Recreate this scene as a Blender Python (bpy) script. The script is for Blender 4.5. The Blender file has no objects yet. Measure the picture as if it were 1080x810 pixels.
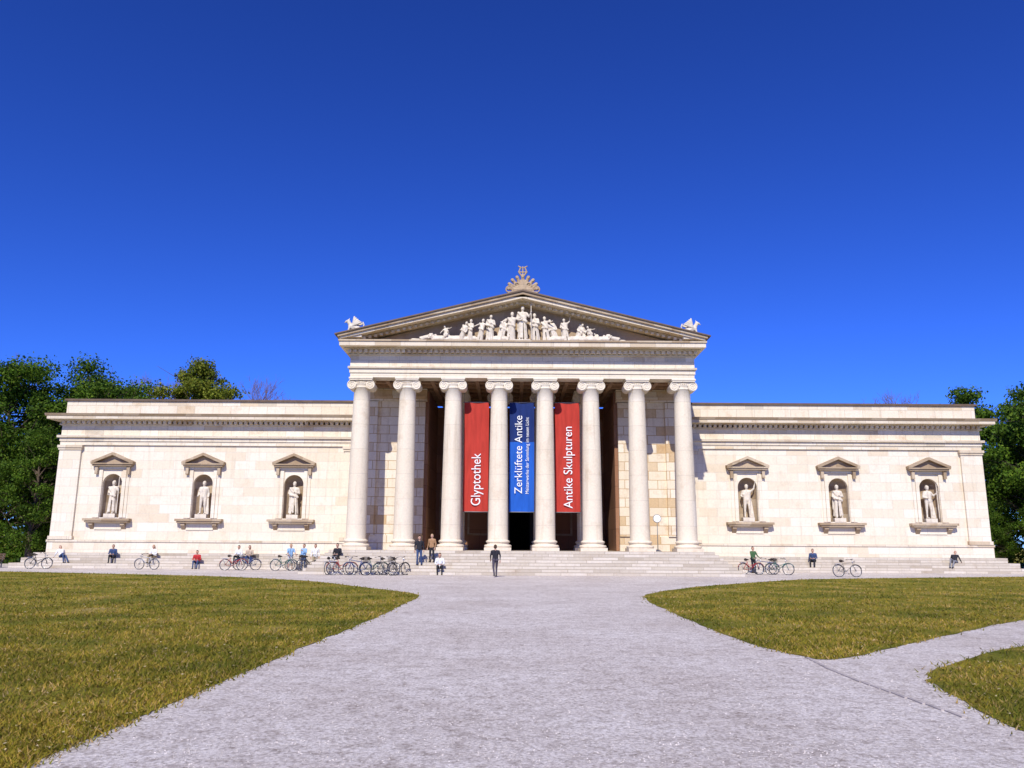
import bpy, bmesh, math, random
import numpy as np
from mathutils import Vector, Matrix
random.seed(7); rng=np.random.default_rng(7)
scene=bpy.context.scene
COL=scene.collection
pi=math.pi

# ------------------------------------------------------------------ materials
def newmat(name,rough=0.8,spec=0.3):
    m=bpy.data.materials.new(name); m.use_nodes=True
    nt=m.node_tree; b=nt.nodes['Principled BSDF']
    b.inputs['Roughness'].default_value=rough
    b.inputs['Specular IOR Level'].default_value=spec
    return m,nt,b
def N(nt,t,**k):
    n=nt.nodes.new(t)
    for a,v in k.items(): setattr(n,a,v)
    return n
def ramp(nt,stops,interp='LINEAR'):
    r=N(nt,'ShaderNodeValToRGB'); cr=r.color_ramp; cr.interpolation=interp
    while len(cr.elements)<len(stops): cr.elements.new(0.5)
    for e,(p,c) in zip(cr.elements,stops):
        e.position=p; e.color=(*c,1)
    return r
def mixc(nt,mode,fac,a,b):
    m=N(nt,'ShaderNodeMix',data_type='RGBA',blend_type=mode)
    for idx,val in ((0,fac),(6,a),(7,b)):
        if isinstance(val,(int,float)): m.inputs[idx].default_value=val
        elif isinstance(val,tuple): m.inputs[idx].default_value=(*val,1)
        else: nt.links.new(val,m.inputs[idx])
    return m.outputs[2]
def noise(nt,vec,scale,detail=5,rough=0.6):
    n=N(nt,'ShaderNodeTexNoise'); n.inputs['Scale'].default_value=scale
    n.inputs['Detail'].default_value=detail; n.inputs['Roughness'].default_value=rough
    if vec is not None: nt.links.new(vec,n.inputs['Vector'])
    return n.outputs['Fac']
def bump(nt,b,h,strength=0.3,dist=0.02):
    bp=N(nt,'ShaderNodeBump'); bp.inputs['Strength'].default_value=strength; bp.inputs['Distance'].default_value=dist
    nt.links.new(h,bp.inputs['Height']); nt.links.new(bp.outputs[0],b.inputs['Normal'])
def objco(nt):
    return N(nt,'ShaderNodeTexCoord').outputs['Object']
def plain(name,c,rough=0.6,var=0.25,scale=6,metal=0):
    m,nt,b=newmat(name,rough); co=objco(nt); f=noise(nt,co,scale)
    r=ramp(nt,[(0.3,tuple(x*(1-var) for x in c)),(0.7,tuple(min(1,x*(1+var)) for x in c))])
    nt.links.new(f,r.inputs[0]); nt.links.new(r.outputs[0],b.inputs['Base Color'])
    b.inputs['Metallic'].default_value=metal
    return m
def stone(name,stops,bw,bh,mortar=0.02,mcol=(0.3,0.24,0.17),stain=0.5,staincol=(0.62,0.46,0.30),mfac=0.6,off=0.0,bs=0.4,streak=0.4):
    m,nt,b=newmat(name,0.78,0.25); co=objco(nt)
    s=N(nt,'ShaderNodeSeparateXYZ'); nt.links.new(co,s.inputs[0])
    a=N(nt,'ShaderNodeMath',operation='ADD'); nt.links.new(s.outputs[0],a.inputs[0]); nt.links.new(s.outputs[1],a.inputs[1])
    z=N(nt,'ShaderNodeMath',operation='ADD'); nt.links.new(s.outputs[2],z.inputs[0]); z.inputs[1].default_value=off
    c=N(nt,'ShaderNodeCombineXYZ'); nt.links.new(a.outputs[0],c.inputs[0]); nt.links.new(z.outputs[0],c.inputs[1])
    br=N(nt,'ShaderNodeTexBrick'); nt.links.new(c.outputs[0],br.inputs['Vector'])
    br.inputs['Color1'].default_value=(0,0,0,1); br.inputs['Color2'].default_value=(1,1,1,1); br.inputs['Mortar'].default_value=(0.5,0.5,0.5,1)
    br.inputs['Scale'].default_value=1; br.inputs['Mortar Size'].default_value=mortar; br.inputs['Mortar Smooth'].default_value=0.2
    br.inputs['Brick Width'].default_value=bw; br.inputs['Row Height'].default_value=bh
    r=ramp(nt,stops); nt.links.new(br.outputs['Color'],r.inputs[0])
    col=r.outputs[0]
    f=noise(nt,co,0.9,8,0.7); rs=ramp(nt,[(0.54,(0,0,0)),(0.78,(stain,)*3)]); nt.links.new(f,rs.inputs[0])
    col=mixc(nt,'MULTIPLY',rs.outputs[0],col,staincol)
    mp=N(nt,'ShaderNodeMapping'); nt.links.new(co,mp.inputs[0]); mp.inputs['Scale'].default_value=(3.2,3.2,0.22)
    f2=noise(nt,mp.outputs[0],1.0,6,0.65); r2=ramp(nt,[(0.54,(0,0,0)),(0.78,(streak,)*3)]); nt.links.new(f2,r2.inputs[0])
    col=mixc(nt,'MULTIPLY',r2.outputs[0],col,(0.55,0.46,0.36))
    f3=noise(nt,co,9,5,0.7); r3=ramp(nt,[(0.3,(0.86,0.86,0.86)),(0.7,(1,1,1))]); nt.links.new(f3,r3.inputs[0])
    col=mixc(nt,'MULTIPLY',1.0,col,r3.outputs[0])
    mf=N(nt,'ShaderNodeMath',operation='MULTIPLY'); nt.links.new(br.outputs['Fac'],mf.inputs[0]); mf.inputs[1].default_value=mfac
    col=mixc(nt,'MIX',mf.outputs[0],col,mcol)
    nt.links.new(col,b.inputs['Base Color'])
    h=N(nt,'ShaderNodeMath',operation='SUBTRACT'); nt.links.new(f3,h.inputs[0]); nt.links.new(br.outputs['Fac'],h.inputs[1])
    bump(nt,b,h.outputs[0],bs,0.015)
    return m
CR=(0.82,0.725,0.565); CR2=(0.78,0.675,0.51); PK=(0.79,0.68,0.53); OC=(0.66,0.50,0.31); GY=(0.62,0.56,0.45); WH=(0.85,0.77,0.63)
M_wall=stone('limestone_wall',[(0,CR2),(0.2,CR),(0.5,WH),(0.85,CR),(1,(0.75,0.63,0.46))],1.45,0.62,0.016,stain=0.35,mfac=0.3,streak=0.35)
M_frieze=stone('limestone_frieze',[(0,WH),(0.3,CR2),(0.55,CR),(0.85,CR2),(0.93,(0.70,0.56,0.37)),(1,GY)],1.3,0.9,0.02,stain=0.7,off=0.31,mfac=0.4)
M_col=stone('limestone_column',[(0,CR2),(0.4,CR),(0.7,(0.79,0.69,0.53)),(1,WH)],40,1.55,0.012,stain=0.45,mfac=0.35,off=0.2,streak=0.5)
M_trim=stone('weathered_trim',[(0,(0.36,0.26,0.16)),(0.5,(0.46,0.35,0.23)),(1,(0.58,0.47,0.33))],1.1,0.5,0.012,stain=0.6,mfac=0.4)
M_band=stone('cornice_stone',[(0,(0.70,0.60,0.45)),(0.5,(0.80,0.70,0.55)),(1,(0.60,0.48,0.33))],1.6,1.2,0.02,stain=0.7,mfac=0.5,off=0.5,streak=0.6)
M_step=stone('step_stone',[(0,(0.58,0.51,0.41)),(0.5,(0.70,0.63,0.53)),(1,(0.48,0.41,0.32))],1.5,0.17,0.016,stain=0.5,mfac=0.7)
M_anta=stone('ochre_ashlar',[(0,CR),(0.35,CR2),(0.6,WH),(0.8,OC),(1,(0.60,0.42,0.23))],1.2,0.6,0.024,mcol=(0.42,0.25,0.09),stain=0.8,mfac=0.8)
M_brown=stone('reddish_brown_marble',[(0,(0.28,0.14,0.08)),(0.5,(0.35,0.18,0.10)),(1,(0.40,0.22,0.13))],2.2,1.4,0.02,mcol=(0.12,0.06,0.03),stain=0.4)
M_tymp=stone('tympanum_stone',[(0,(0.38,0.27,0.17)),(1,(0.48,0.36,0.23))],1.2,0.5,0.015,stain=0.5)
M_statue=plain('weathered_marble',(0.66,0.585,0.475),0.7,0.2,4)
M_roof=plain('roof_sheet_brown',(0.14,0.095,0.065),0.6,0.2,2)
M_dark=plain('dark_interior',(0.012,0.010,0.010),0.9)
M_ceil=plain('coffer_ceiling',(0.32,0.20,0.12),0.8)
M_bronze=plain('door_bronze',(0.05,0.035,0.025),0.45)

# ------------------------------------------------------------------ mesh builder
class MB:
    def __init__(s): s.v=[];s.f=[];s.m=[];s.s=[]
    def add(s,vs,fs,mi=0,sm=False):
        o=len(s.v); s.v+= [tuple(v) for v in vs]
        for f in fs: s.f.append([i+o for i in f]); s.m.append(mi); s.s.append(sm)
    def box(s,x0,x1,y0,y1,z0,z1,mi=0):
        vs=[(x,y,z) for x in (x0,x1) for y in (y0,y1) for z in (z0,z1)]
        s.add(vs,[(0,1,3,2),(4,6,7,5),(0,4,5,1),(2,3,7,6),(0,2,6,4),(1,5,7,3)],mi)
    def prism(s,poly,axis,a0,a1,mi=0,sm=False):
        n=len(poly)
        def P(p,a):
            if axis=='y': return (p[0],a,p[1])
            if axis=='x': return (a,p[0],p[1])
            return (p[0],p[1],a)
        vs=[P(p,a0) for p in poly]+[P(p,a1) for p in poly]
        fs=[list(range(n)),list(range(2*n-1,n-1,-1))]+[(i,(i+1)%n,n+(i+1)%n,n+i) for i in range(n)]
        s.add(vs,fs,mi,sm)
    def lathe(s,prof,cx,cy,n=24,mi=0,sm=True,cap=True):
        vs=[];k=len(prof)
        for r,z in prof:
            for i in range(n):
                a=2*pi*i/n; vs.append((cx+r*math.cos(a),cy+r*math.sin(a),z))
        fs=[(j*n+i,j*n+(i+1)%n,(j+1)*n+(i+1)%n,(j+1)*n+i) for j in range(k-1) for i in range(n)]
        s.add(vs,fs,mi,sm)
        if cap:
            s.add([vs[i] for i in range(n)],[list(range(n))],mi); s.add([vs[(k-1)*n+i] for i in range(n)],[list(range(n))],mi)
    def tube(s,pts,rad,n=8,mi=0,sm=True,closed=False):
        pts=[Vector(p) for p in pts]; k=len(pts)
        if not hasattr(rad,'__len__'): rad=[rad]*k
        vs=[];up=None
        for i,p in enumerate(pts):
            if closed: d=pts[(i+1)%k]-pts[i-1]
            else: d=pts[min(i+1,k-1)]-pts[max(i-1,0)]
            if d.length<1e-9: d=Vector((0,0,1))
            d.normalize()
            if up is None:
                up=Vector((0,0,1)) if abs(d.z)<0.9 else Vector((1,0,0))
            a=d.cross(up)
            if a.length<1e-4: a=d.cross(Vector((0,1,0.1)))
            a.normalize(); b=a.cross(d); up=b
            for j in range(n):
                t=2*pi*j/n; vs.append(p+(a*math.cos(t)+b*math.sin(t))*rad[i])
        R=k if closed else k-1
        fs=[(i*n+j,i*n+(j+1)%n,((i+1)%k)*n+(j+1)%n,((i+1)%k)*n+j) for i in range(R) for j in range(n)]
        if not closed: fs+=[list(range(n)),[(k-1)*n+j for j in range(n)]]
        s.add(vs,fs,mi,sm)
    def capsule(s,p0,p1,r0,r1,n=10,mi=0):
        p0=Vector(p0);p1=Vector(p1);d=p1-p0
        if d.length<1e-5: d=Vector((0,0,1e-3)); p1=p0+d
        d=d.normalized()
        pts=[];rad=[]
        for t in (-86,-55,-25,0): a=math.radians(t); pts.append(p0+d*r0*math.sin(a)); rad.append(r0*math.cos(a))
        for t in (0,25,55,86): a=math.radians(t); pts.append(p1+d*r1*math.sin(a)); rad.append(r1*math.cos(a))
        u=Vector((0,0,1)) if abs(d.z)<0.9 else Vector((1,0,0))
        a=d.cross(u).normalized(); b=a.cross(d); vs=[]
        for p,r in zip(pts,rad):
            for j in range(n):
                t=2*pi*j/n; vs.append(p+(a*math.cos(t)+b*math.sin(t))*r)
        k=len(pts)
        fs=[(i*n+j,i*n+(j+1)%n,(i+1)*n+(j+1)%n,(i+1)*n+j) for i in range(k-1) for j in range(n)]
        fs+=[list(range(n))[::-1],[(k-1)*n+j for j in range(n)]]
        s.add(vs,fs,mi,True)
    def mesh(s,name,mats,recalc=True):
        me=bpy.data.meshes.new(name); me.from_pydata(s.v,[],s.f)
        for m in mats: me.materials.append(m)
        me.polygons.foreach_set('material_index',s.m); me.polygons.foreach_set('use_smooth',s.s)
        if recalc:
            bm=bmesh.new(); bm.from_mesh(me); bmesh.ops.recalc_face_normals(bm,faces=bm.faces); bm.to_mesh(me); bm.free()
        me.update(); return me
    def obj(s,name,mats,parent=None,recalc=True):
        o=bpy.data.objects.new(name,s.mesh(name,mats,recalc)); COL.objects.link(o)
        if parent: o.parent=parent
        return o
def empty(name,loc=(0,0,0)):
    o=bpy.data.objects.new(name,None); COL.objects.link(o); o.location=loc; o.empty_display_size=0.5; return o

def remeshed(mb,name,voxel,smooth=2):
    o=mb.obj('tmp',[]); md=o.modifiers.new('r','REMESH'); md.mode='VOXEL'; md.voxel_size=voxel
    if smooth: sm=o.modifiers.new('s','SMOOTH'); sm.iterations=smooth; sm.factor=0.5
    dg=bpy.context.evaluated_depsgraph_get(); me=bpy.data.meshes.new_from_object(o.evaluated_get(dg))
    old=o.data; bpy.data.objects.remove(o); bpy.data.meshes.remove(old)
    me.name=name; me.materials.clear()
    me.polygons.foreach_set('use_smooth',[True]*len(me.polygons))
    return me

# ------------------------------------------------------------------ building
XC=0.65
B=empty('neoclassical_museum',(XC,0,0))
YC=50.0
YW=56.5
ZS=1.36
st=MB()
for i in range(8):
    y=46.55+0.35*i; hw=12.75-0.16*i
    st.box(-hw,hw,y,56.9-0.02*i,(-0.1 if i==0 else i*0.17-0.02),(i+1)*0.17-0.0)
for sgn in (-1,1):
    for i in range(3):
        x0=11.7+0.1*i; x1=34.4-0.5*i
        xs=sorted((sgn*x0,sgn*x1)); st.box(xs[0],xs[1],54.85+0.5*i,57.2+0.01*i,(-0.1 if i==0 else i*0.34-0.02),(i+1)*0.34+0.003)
st.obj('steps',[M_step],B)
w=MB(); tr=MB(); bd=MB(); fr=MB(); nic=MB()
ZN0,ZN1,RN=3.43,5.80,0.68
for sgn in (-1,1):
    def X(a,b): return sorted((sgn*a,sgn*b))
    def wb(a,b,y0,y1,z0,z1,t=w,mi=0):
        x=X(a,b); t.box(x[0],x[1],y0,y1,z0,z1,mi)
    cur=10.9
    for nx in (16.0,22.4,28.8):
        wb(cur,nx-RN,YW,YW+0.25,1.0,8.5)
        wb(nx-RN,nx+RN,YW,YW+0.25,1.0,ZN0); wb(nx-RN,nx+RN,YW,YW+0.25,ZN1+RN+0.15,8.5)
        cx=sgn*nx
        for q in (-1,1):
            poly=[(cx+q*RN,ZN1)]+[(cx+q*RN*math.cos(a),ZN1+RN*math.sin(a)) for a in np.linspace(0.0,pi/2,10)[1:]]+[(cx,ZN1+RN+0.15),(cx+q*RN,ZN1+RN+0.15)]
            w.prism(poly,'y',YW,YW+0.25)
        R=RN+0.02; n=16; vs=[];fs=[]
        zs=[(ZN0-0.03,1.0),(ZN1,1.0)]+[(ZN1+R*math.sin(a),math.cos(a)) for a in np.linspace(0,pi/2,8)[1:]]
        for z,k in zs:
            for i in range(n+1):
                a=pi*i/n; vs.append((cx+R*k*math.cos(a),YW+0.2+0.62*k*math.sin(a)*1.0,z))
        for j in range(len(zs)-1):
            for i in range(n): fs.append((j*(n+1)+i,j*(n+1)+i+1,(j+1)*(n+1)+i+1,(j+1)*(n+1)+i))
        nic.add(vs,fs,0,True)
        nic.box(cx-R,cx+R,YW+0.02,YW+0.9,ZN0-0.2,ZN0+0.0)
        for q in (-1,1):
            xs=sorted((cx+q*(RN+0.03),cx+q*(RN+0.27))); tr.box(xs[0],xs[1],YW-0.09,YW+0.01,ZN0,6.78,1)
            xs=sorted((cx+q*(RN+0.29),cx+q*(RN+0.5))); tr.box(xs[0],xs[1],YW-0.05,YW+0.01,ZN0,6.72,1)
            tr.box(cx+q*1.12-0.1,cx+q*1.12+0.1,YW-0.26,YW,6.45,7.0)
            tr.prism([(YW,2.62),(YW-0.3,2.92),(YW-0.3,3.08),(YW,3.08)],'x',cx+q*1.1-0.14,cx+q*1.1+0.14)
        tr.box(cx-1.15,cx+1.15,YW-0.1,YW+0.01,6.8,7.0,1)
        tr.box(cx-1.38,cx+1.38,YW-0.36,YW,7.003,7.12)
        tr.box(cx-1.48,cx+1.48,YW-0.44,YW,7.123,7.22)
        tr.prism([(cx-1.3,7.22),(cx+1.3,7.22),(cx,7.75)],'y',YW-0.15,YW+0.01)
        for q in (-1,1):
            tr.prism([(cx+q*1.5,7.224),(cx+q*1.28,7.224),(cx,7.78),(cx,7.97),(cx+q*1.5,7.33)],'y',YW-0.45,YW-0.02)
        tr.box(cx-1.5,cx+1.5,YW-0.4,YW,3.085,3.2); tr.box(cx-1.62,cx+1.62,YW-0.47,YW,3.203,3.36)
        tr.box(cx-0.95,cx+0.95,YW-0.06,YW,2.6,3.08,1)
        cur=nx+RN
    wb(cur,32.6,YW,YW+0.25,1.0,8.5)
    wb(11.2,32.6,YW+1.0,YW+16,0.9,11.6)
    x=X(32.35,32.6); w.box(x[0],x[1],YW+0.25,YW+1.0,1.0,8.5)
    wb(11.4,32.85,YW-0.14,YW-0.0,1.02,1.75); wb(11.4,32.9,YW-0.2,YW+0.0,1.753,1.9,bd)
    x=X(32.6,32.85); w.box(x[0],x[1],YW,YW+15,1.0,1.75)
    for a,b in ((31.2,32.72),(11.3,12.5)):
        wb(a,b,YW-0.16,YW,1.9,8.15); wb(a-0.08,b+0.08,YW-0.24,YW,1.903,2.15,bd); wb(a-0.06,b+0.06,YW-0.22,YW,8.153,8.3,bd); wb(a-0.12,b+0.12,YW-0.28,YW,8.303,8.48,bd)
    wb(11.0,32.75,YW-0.12,YW+1,8.503,8.78,fr); wb(11.0,32.8,YW-0.18,YW+1,8.783,9.02,fr); wb(11.0,32.95,YW-0.32,YW+1,9.023,9.18,bd)
    wb(11.0,32.75,YW-0.1,YW+1,9.183,9.92,fr)
    wb(11.0,32.9,YW-0.22,YW+1,9.923,10.02,bd)
    nd=int((32.85-11.2)/0.36)
    for i in range(nd):
        a=11.2+i*0.36; wb(a,a+0.2,YW-0.44,YW-0.1,10.023,10.2,bd)
    wb(11.0,33.15,YW-0.48,YW+1,10.203,10.27,bd)
    wb(11.0,33.5,YW-0.85,YW+1,10.273,10.48,bd)
    x=X(11.0,33.62); bd.prism([(YW-0.88,10.483),(YW-0.98,10.66),(YW+0.3,10.72),(YW+0.3,10.483)],'x',x[0],x[1],1)
    x=X(32.6,33.5); bd.box(x[0],x[1],YW+1.0,YW+16,10.275,10.48)
    wb(11.0,32.7,YW+0.12,YW+16,10.7,11.72,fr)
    wb(10.9,32.85,YW-0.0,YW+16.1,11.723,11.86,bd,2)
w.obj('wing_walls',[M_wall],B); tr.obj('niche_surrounds',[M_trim,M_wall],B); bd.obj('cornices',[M_band,M_trim,M_roof],B)
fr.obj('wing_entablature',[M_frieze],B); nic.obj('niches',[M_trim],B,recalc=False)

c=MB()
for sgn in (-1,1):
    xs=sorted((sgn*6.55,sgn*11.15)); c.box(xs[0],xs[1],53.3,60.5,ZS-0.05,11.25,0)
    xs=sorted((sgn*6.5,sgn*11.2)); c.box(xs[0],xs[1],53.22,60.4,ZS,2.3,0)
    xs=sorted((sgn*6.42,sgn*11.22)); c.box(xs[0],xs[1],53.14,60.4,11.26,11.6,0); c.box(xs[0],xs[1],53.2,60.4,11.603,12.1,0)
    for a,b in ((6.5,7.5),(9.7,11.19)):
        xs=sorted((sgn*a,sgn*b)); c.box(xs[0],xs[1],53.12,53.35,2.3,11.2,0)
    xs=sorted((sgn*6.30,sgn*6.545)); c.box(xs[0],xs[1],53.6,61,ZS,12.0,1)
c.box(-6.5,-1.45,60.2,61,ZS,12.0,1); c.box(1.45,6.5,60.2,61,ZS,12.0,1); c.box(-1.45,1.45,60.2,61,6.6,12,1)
for sgn in (-1,1):
    xs=sorted((sgn*1.3,sgn*1.75)); c.box(xs[0],xs[1],60.08,60.3,ZS,6.6,2)
    xs=sorted((sgn*0.75,sgn*1.3)); c.box(xs[0],xs[1],60.5,60.6,ZS,6.2,4)
c.box(-1.95,1.95,60.0,60.3,6.603,7.1,2)
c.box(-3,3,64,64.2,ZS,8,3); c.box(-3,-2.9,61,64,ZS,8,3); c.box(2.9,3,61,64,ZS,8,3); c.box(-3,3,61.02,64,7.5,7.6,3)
c.box(-11.15,11.15,55.5,64.5,0.9,ZS+0.004,5)
for q in (-1,1):
    for a in (2.3,4.4):
        xs=sorted((q*a,q*(a+1.6))); c.box(xs[0],xs[1],60.14,60.25,2.4,6.4,2)
        xs=sorted((q*(a+.15),q*(a+1.45))); c.box(xs[0],xs[1],60.1,60.2,2.55,6.25,1)
c.obj('portico_inner_walls',[M_anta,M_brown,M_trim,M_dark,M_bronze,M_step],B)
ce=MB(); ce.box(-10.6,10.6,50.55,61,12.3,12.5)
for i in range(15): 
    x=-10.2+i*1.457; ce.box(x-0.12,x+0.12,50.6,60.9,12.05,12.32)
for j in range(7): 
    y=51.3+j*1.45; ce.box(-10.5,10.5,y-0.12,y+0.12,12.08,12.31)
ce.obj('coffered_ceiling',[M_ceil],B)

def column(mb,x,y,mi=0):
    mb.box(x-0.82,x+0.82,y-0.82,y+0.82,ZS,ZS+0.2,mi)
    P=[(0.80,ZS+0.2),(0.84,ZS+0.25),(0.84,ZS+0.31),(0.79,ZS+0.36),(0.68,ZS+0.38),(0.66,ZS+0.44),(0.70,ZS+0.48),(0.74,ZS+0.52),(0.74,ZS+0.57),(0.68,ZS+0.62),(0.63,ZS+0.64)]
    for t in np.linspace(0,1,12):
        P.append((0.615-0.105*t**1.6,ZS+0.68+t*(11.42-ZS-0.68)))
    P+=[(0.55,11.44),(0.55,11.5),(0.52,11.52),(0.60,11.62),(0.62,11.72)]
    mb.lathe(P,x,y,32,mi)
    for q in (-1,1):
        cx=x+q*0.58; cz=11.60
        prof=[(cx+0.29*math.cos(a),cz+0.29*math.sin(a)) for a in np.linspace(0,2*pi,20)[:-1]]
        mb.prism(prof,'y',y-0.52,y+0.52,mi,False)
        pts=[]; rr=[]
        for t in np.linspace(0,2.4*2*pi,44):
            r=0.27*(1-t/(2.4*2*pi))+0.03
            a=pi/2+q*(-t)
            pts.append((cx+r*math.cos(a),y-0.53,cz+r*math.sin(a))); rr.append(0.034-0.015*t/15)
        mb.tube(pts,rr,6,mi)
    mb.prism([(x-0.62,11.72),(x+0.62,11.72),(x+0.66,11.88),(x-0.66,11.88)],'y',y-0.5,y+0.5,mi)
    mb.tube([(x-0.55,y-0.52,11.87),(x,y-0.52,11.8),(x+0.55,y-0.52,11.87)],0.035,6,mi)
    mb.box(x-0.72,x+0.72,y-0.62,y+0.62,11.9,11.985,mi); mb.box(x-0.76,x+0.76,y-0.66,y+0.66,11.988,12.09,mi)
    for k in range(-2,3): mb.capsule((x+k*0.13,y-0.53,11.66),(x+k*0.13,y-0.53,11.72),0.05,0.055,8,mi)
SP=2.92
for i in range(8):
    m=MB(); column(m,(i-3.5)*SP,YC); m.obj('column',[M_col],B)
for i in range(2,6):
    m=MB(); column(m,(i-3.5)*SP,54.2); m.obj('inner_column',[M_col],B)
e=MB(); HW=10.93
e.box(-HW,HW,49.45,50.55,12.093,12.38,0); e.box(-HW-0.05,HW+0.05,49.39,50.6,12.383,12.66,0); e.box(-HW-0.14,HW+0.14,49.28,50.6,12.663,12.78,1)
e.box(-HW-0.02,HW+0.02,49.42,50.6,12.783,13.52,2)
e.box(-HW-0.1,HW+0.1,49.3,50.6,13.523,13.62,1)
nd=int(22.2/0.34)
for i in range(nd):
    x=-11.1+i*0.3425+0.05; e.box(x,x+0.2,49.02,49.4,13.623,13.83,1)
e.box(-HW-0.12,HW+0.12,49.2,50.6,13.623,13.84,1)
e.box(-HW-0.35,HW+0.35,48.95,50.6,13.843,13.92,1)
e.box(-11.5,11.5,48.45,62,13.923,14.2,1); e.box(-11.56,11.56,48.38,62,14.203,14.31,4)
for sgn in (-1,1):
    xs=sorted((sgn*(HW-1.05),sgn*HW)); e.box(xs[0],xs[1],50.6,62,12.1,12.7,0)
    xs=sorted((sgn*(HW-1.05),sgn*(HW+0.02))); e.box(xs[0],xs[1],50.6,62,12.703,13.6,2)
    xs=sorted((sgn*(HW-1.05),sgn*(HW+0.3))); e.box(xs[0],xs[1],50.6,62,13.603,13.92,1)
ZT=14.313; HX=11.56
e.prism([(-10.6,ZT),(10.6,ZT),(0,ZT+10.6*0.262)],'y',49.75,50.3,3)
for sgn in (-1,1):
    def zz(x,o): return 14.36+ (HX-x)*0.2455+o
    e.prism([(sgn*11.2,zz(11.2,-0.1)),(0,zz(0,-0.28)),(0,zz(0,-0.1)),(sgn*11.2,zz(11.2,0.02))],'y',49.2,50.4,1)
    e.prism([(sgn*11.5,zz(11.5,0.0)),(0,zz(0,-0.097)),(0,zz(0,0.12)),(sgn*11.5,zz(11.5,0.13))],'y',48.5,50.5,1)
    e.prism([(sgn*11.62,zz(11.62,0.133)),(0,zz(0,0.123)),(0,zz(0,0.30)),(sgn*11.62,zz(11.62,0.29))],'y',48.38,50.5,4)
    e.prism([(sgn*11.8,zz(11.8,0.29)),(0,zz(0,0.303)),(0,zz(0,0.40)),(sgn*11.8,zz(11.8,0.37))],'y',48.3,72,5)
    for i in range(30):
        x=0.25+i*0.36
        if x>10.6: break
        z=zz(x,-0.30); e.box(min(sgn*x,sgn*(x+.18)),max(sgn*x,sgn*(x+.18)),49.0,49.25,z+0.02,z+0.18,1)
e.prism([(-11,14.2),(11,14.2),(0,16.9)],'y',70,71.5,3)
e.obj('portico_entablature_and_pediment',[M_col,M_band,M_frieze,M_tymp,M_trim,M_roof],B)

# ------------------------------------------------------------------ stone figures
def caps_person(mb,T,arms='down',lean=0.0,drape=True,leg=0.0,seed=0):
    r=random.Random(seed)
    def C(a,b,r0,r1):
        s=T.to_scale()[0]; mb.capsule(T@Vector(a),T@Vector(b),r0*s,r1*s,8)
    for q in (-1,1):
        C((q*0.07,0,0.95),(q*0.11,0,1.35),0.13,0.12)
        C((q*0.1,0,0.92),(q*0.12,-0.05*leg*(q>0),0.5),0.105,0.075); C((q*0.12,-0.05*leg*(q>0),0.5),(q*0.13,0,0.1),0.07,0.045); C((q*0.13,0.02,0.05),(q*0.15,-0.17,0.04),0.05,0.04)
    C((-0.17,0,1.42),(0.17,0,1.42),0.075,0.075); C((0,0,1.44),(0,-0.02,1.58),0.065,0.06)
    C((0,-0.03,1.62),(0,-0.01,1.7),0.085,0.105); C((0,-0.1,1.64),(0,-0.12,1.62),0.02,0.02)
    C((0,0.03,1.66),(0,0.02,1.73),0.11,0.09)
    if drape:
        for k in range(11):
            a=2*pi*k/11+r.random()*0.3; ra=0.2+0.05*r.random()
            C((math.cos(a)*ra,math.sin(a)*ra*0.7,0.06+0.1*r.random()),(math.cos(a)*0.15,math.sin(a)*0.12,1.0+0.1*r.random()),0.05,0.035)
        C((-0.2,-0.08,1.42),(0.18,-0.12,0.95),0.07,0.08); C((-0.18,0.1,1.4),(-0.22,0.08,0.5),0.08,0.06)
        C((0.16,-0.14,0.98),(-0.2,-0.1,1.05),0.07,0.06)
    P={'down':(((0.28,0.02,1.15),(0.30,-0.08,0.9)),((-0.28,0.02,1.15),(-0.25,-0.15,0.95))),
       'up':(((0.38,0,1.55),(0.45,-0.05,1.85)),((-0.3,0,1.15),(-0.24,-0.2,1.1))),
       'staff':(((0.32,-0.05,1.22),(0.42,-0.2,1.4)),((-0.28,0,1.15),(-0.12,-0.2,1.1))),
       'out':(((0.42,-0.05,1.32),(0.62,-0.15,1.3)),((-0.42,-0.05,1.3),(-0.6,-0.15,1.15))),
       'cross':(((0.28,-0.05,1.15),(0.02,-0.2,1.2)),((-0.28,-0.05,1.15),(-0.05,-0.22,1.0)))}[arms]
    for (el,wr),q in zip(P,(1,-1)):
        C((q*0.21,0,1.41),el,0.065,0.052); C(el,wr,0.052,0.036); C(wr,Vector(wr)+Vector((0,-0.04,0.03)),0.04,0.035)
    if arms=='staff': C((0.44,-0.22,0.02),(0.42,-0.2,1.95),0.028,0.028)
def TM(x,y,z,s,rz=0,ry=0):
    return Matrix.Translation((x,y,z))@Matrix.Rotation(rz,4,'Z')@Matrix.Rotation(ry,4,'Y')@Matrix.Scale(s,4)
arms=['staff','down','cross','up','out','staff']
k=0
for nx in (-28.8,-22.4,-16.0,16.0,22.4,28.8):
    mb=MB(); caps_person(mb,TM(0,0,0.26,1.3,0.15*((k%3)-1)),arms[k] if arms[k]!='out' else 'cross',drape=(k%2==0),leg=1,seed=k)
    if k%2==1:
        for q in range(5): mb.capsule((0.28+0.03*q,0.1-0.03*q,0.3),(0.22+0.02*q,0.08,1.2+0.1*q),0.08,0.05,8)
        mb.capsule((0.25,0.05,1.5),(-0.25,-0.05,1.9),0.1,0.08,8)
    me=remeshed(mb,'niche_statue',0.03,1)
    bm=bmesh.new(); bm.from_mesh(me)
    me.materials.append(M_statue)
    bmesh.ops.create_cube(bm,size=1,matrix=Matrix.Translation((0,0,0.13))@Matrix.Diagonal((0.8,0.62,0.28,1)))
    bm.to_mesh(me); bm.free()
    o=bpy.data.objects.new('niche_statue',me); COL.objects.link(o); o.location=(nx+XC,YW+0.28,ZN0); k+=1
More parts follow.
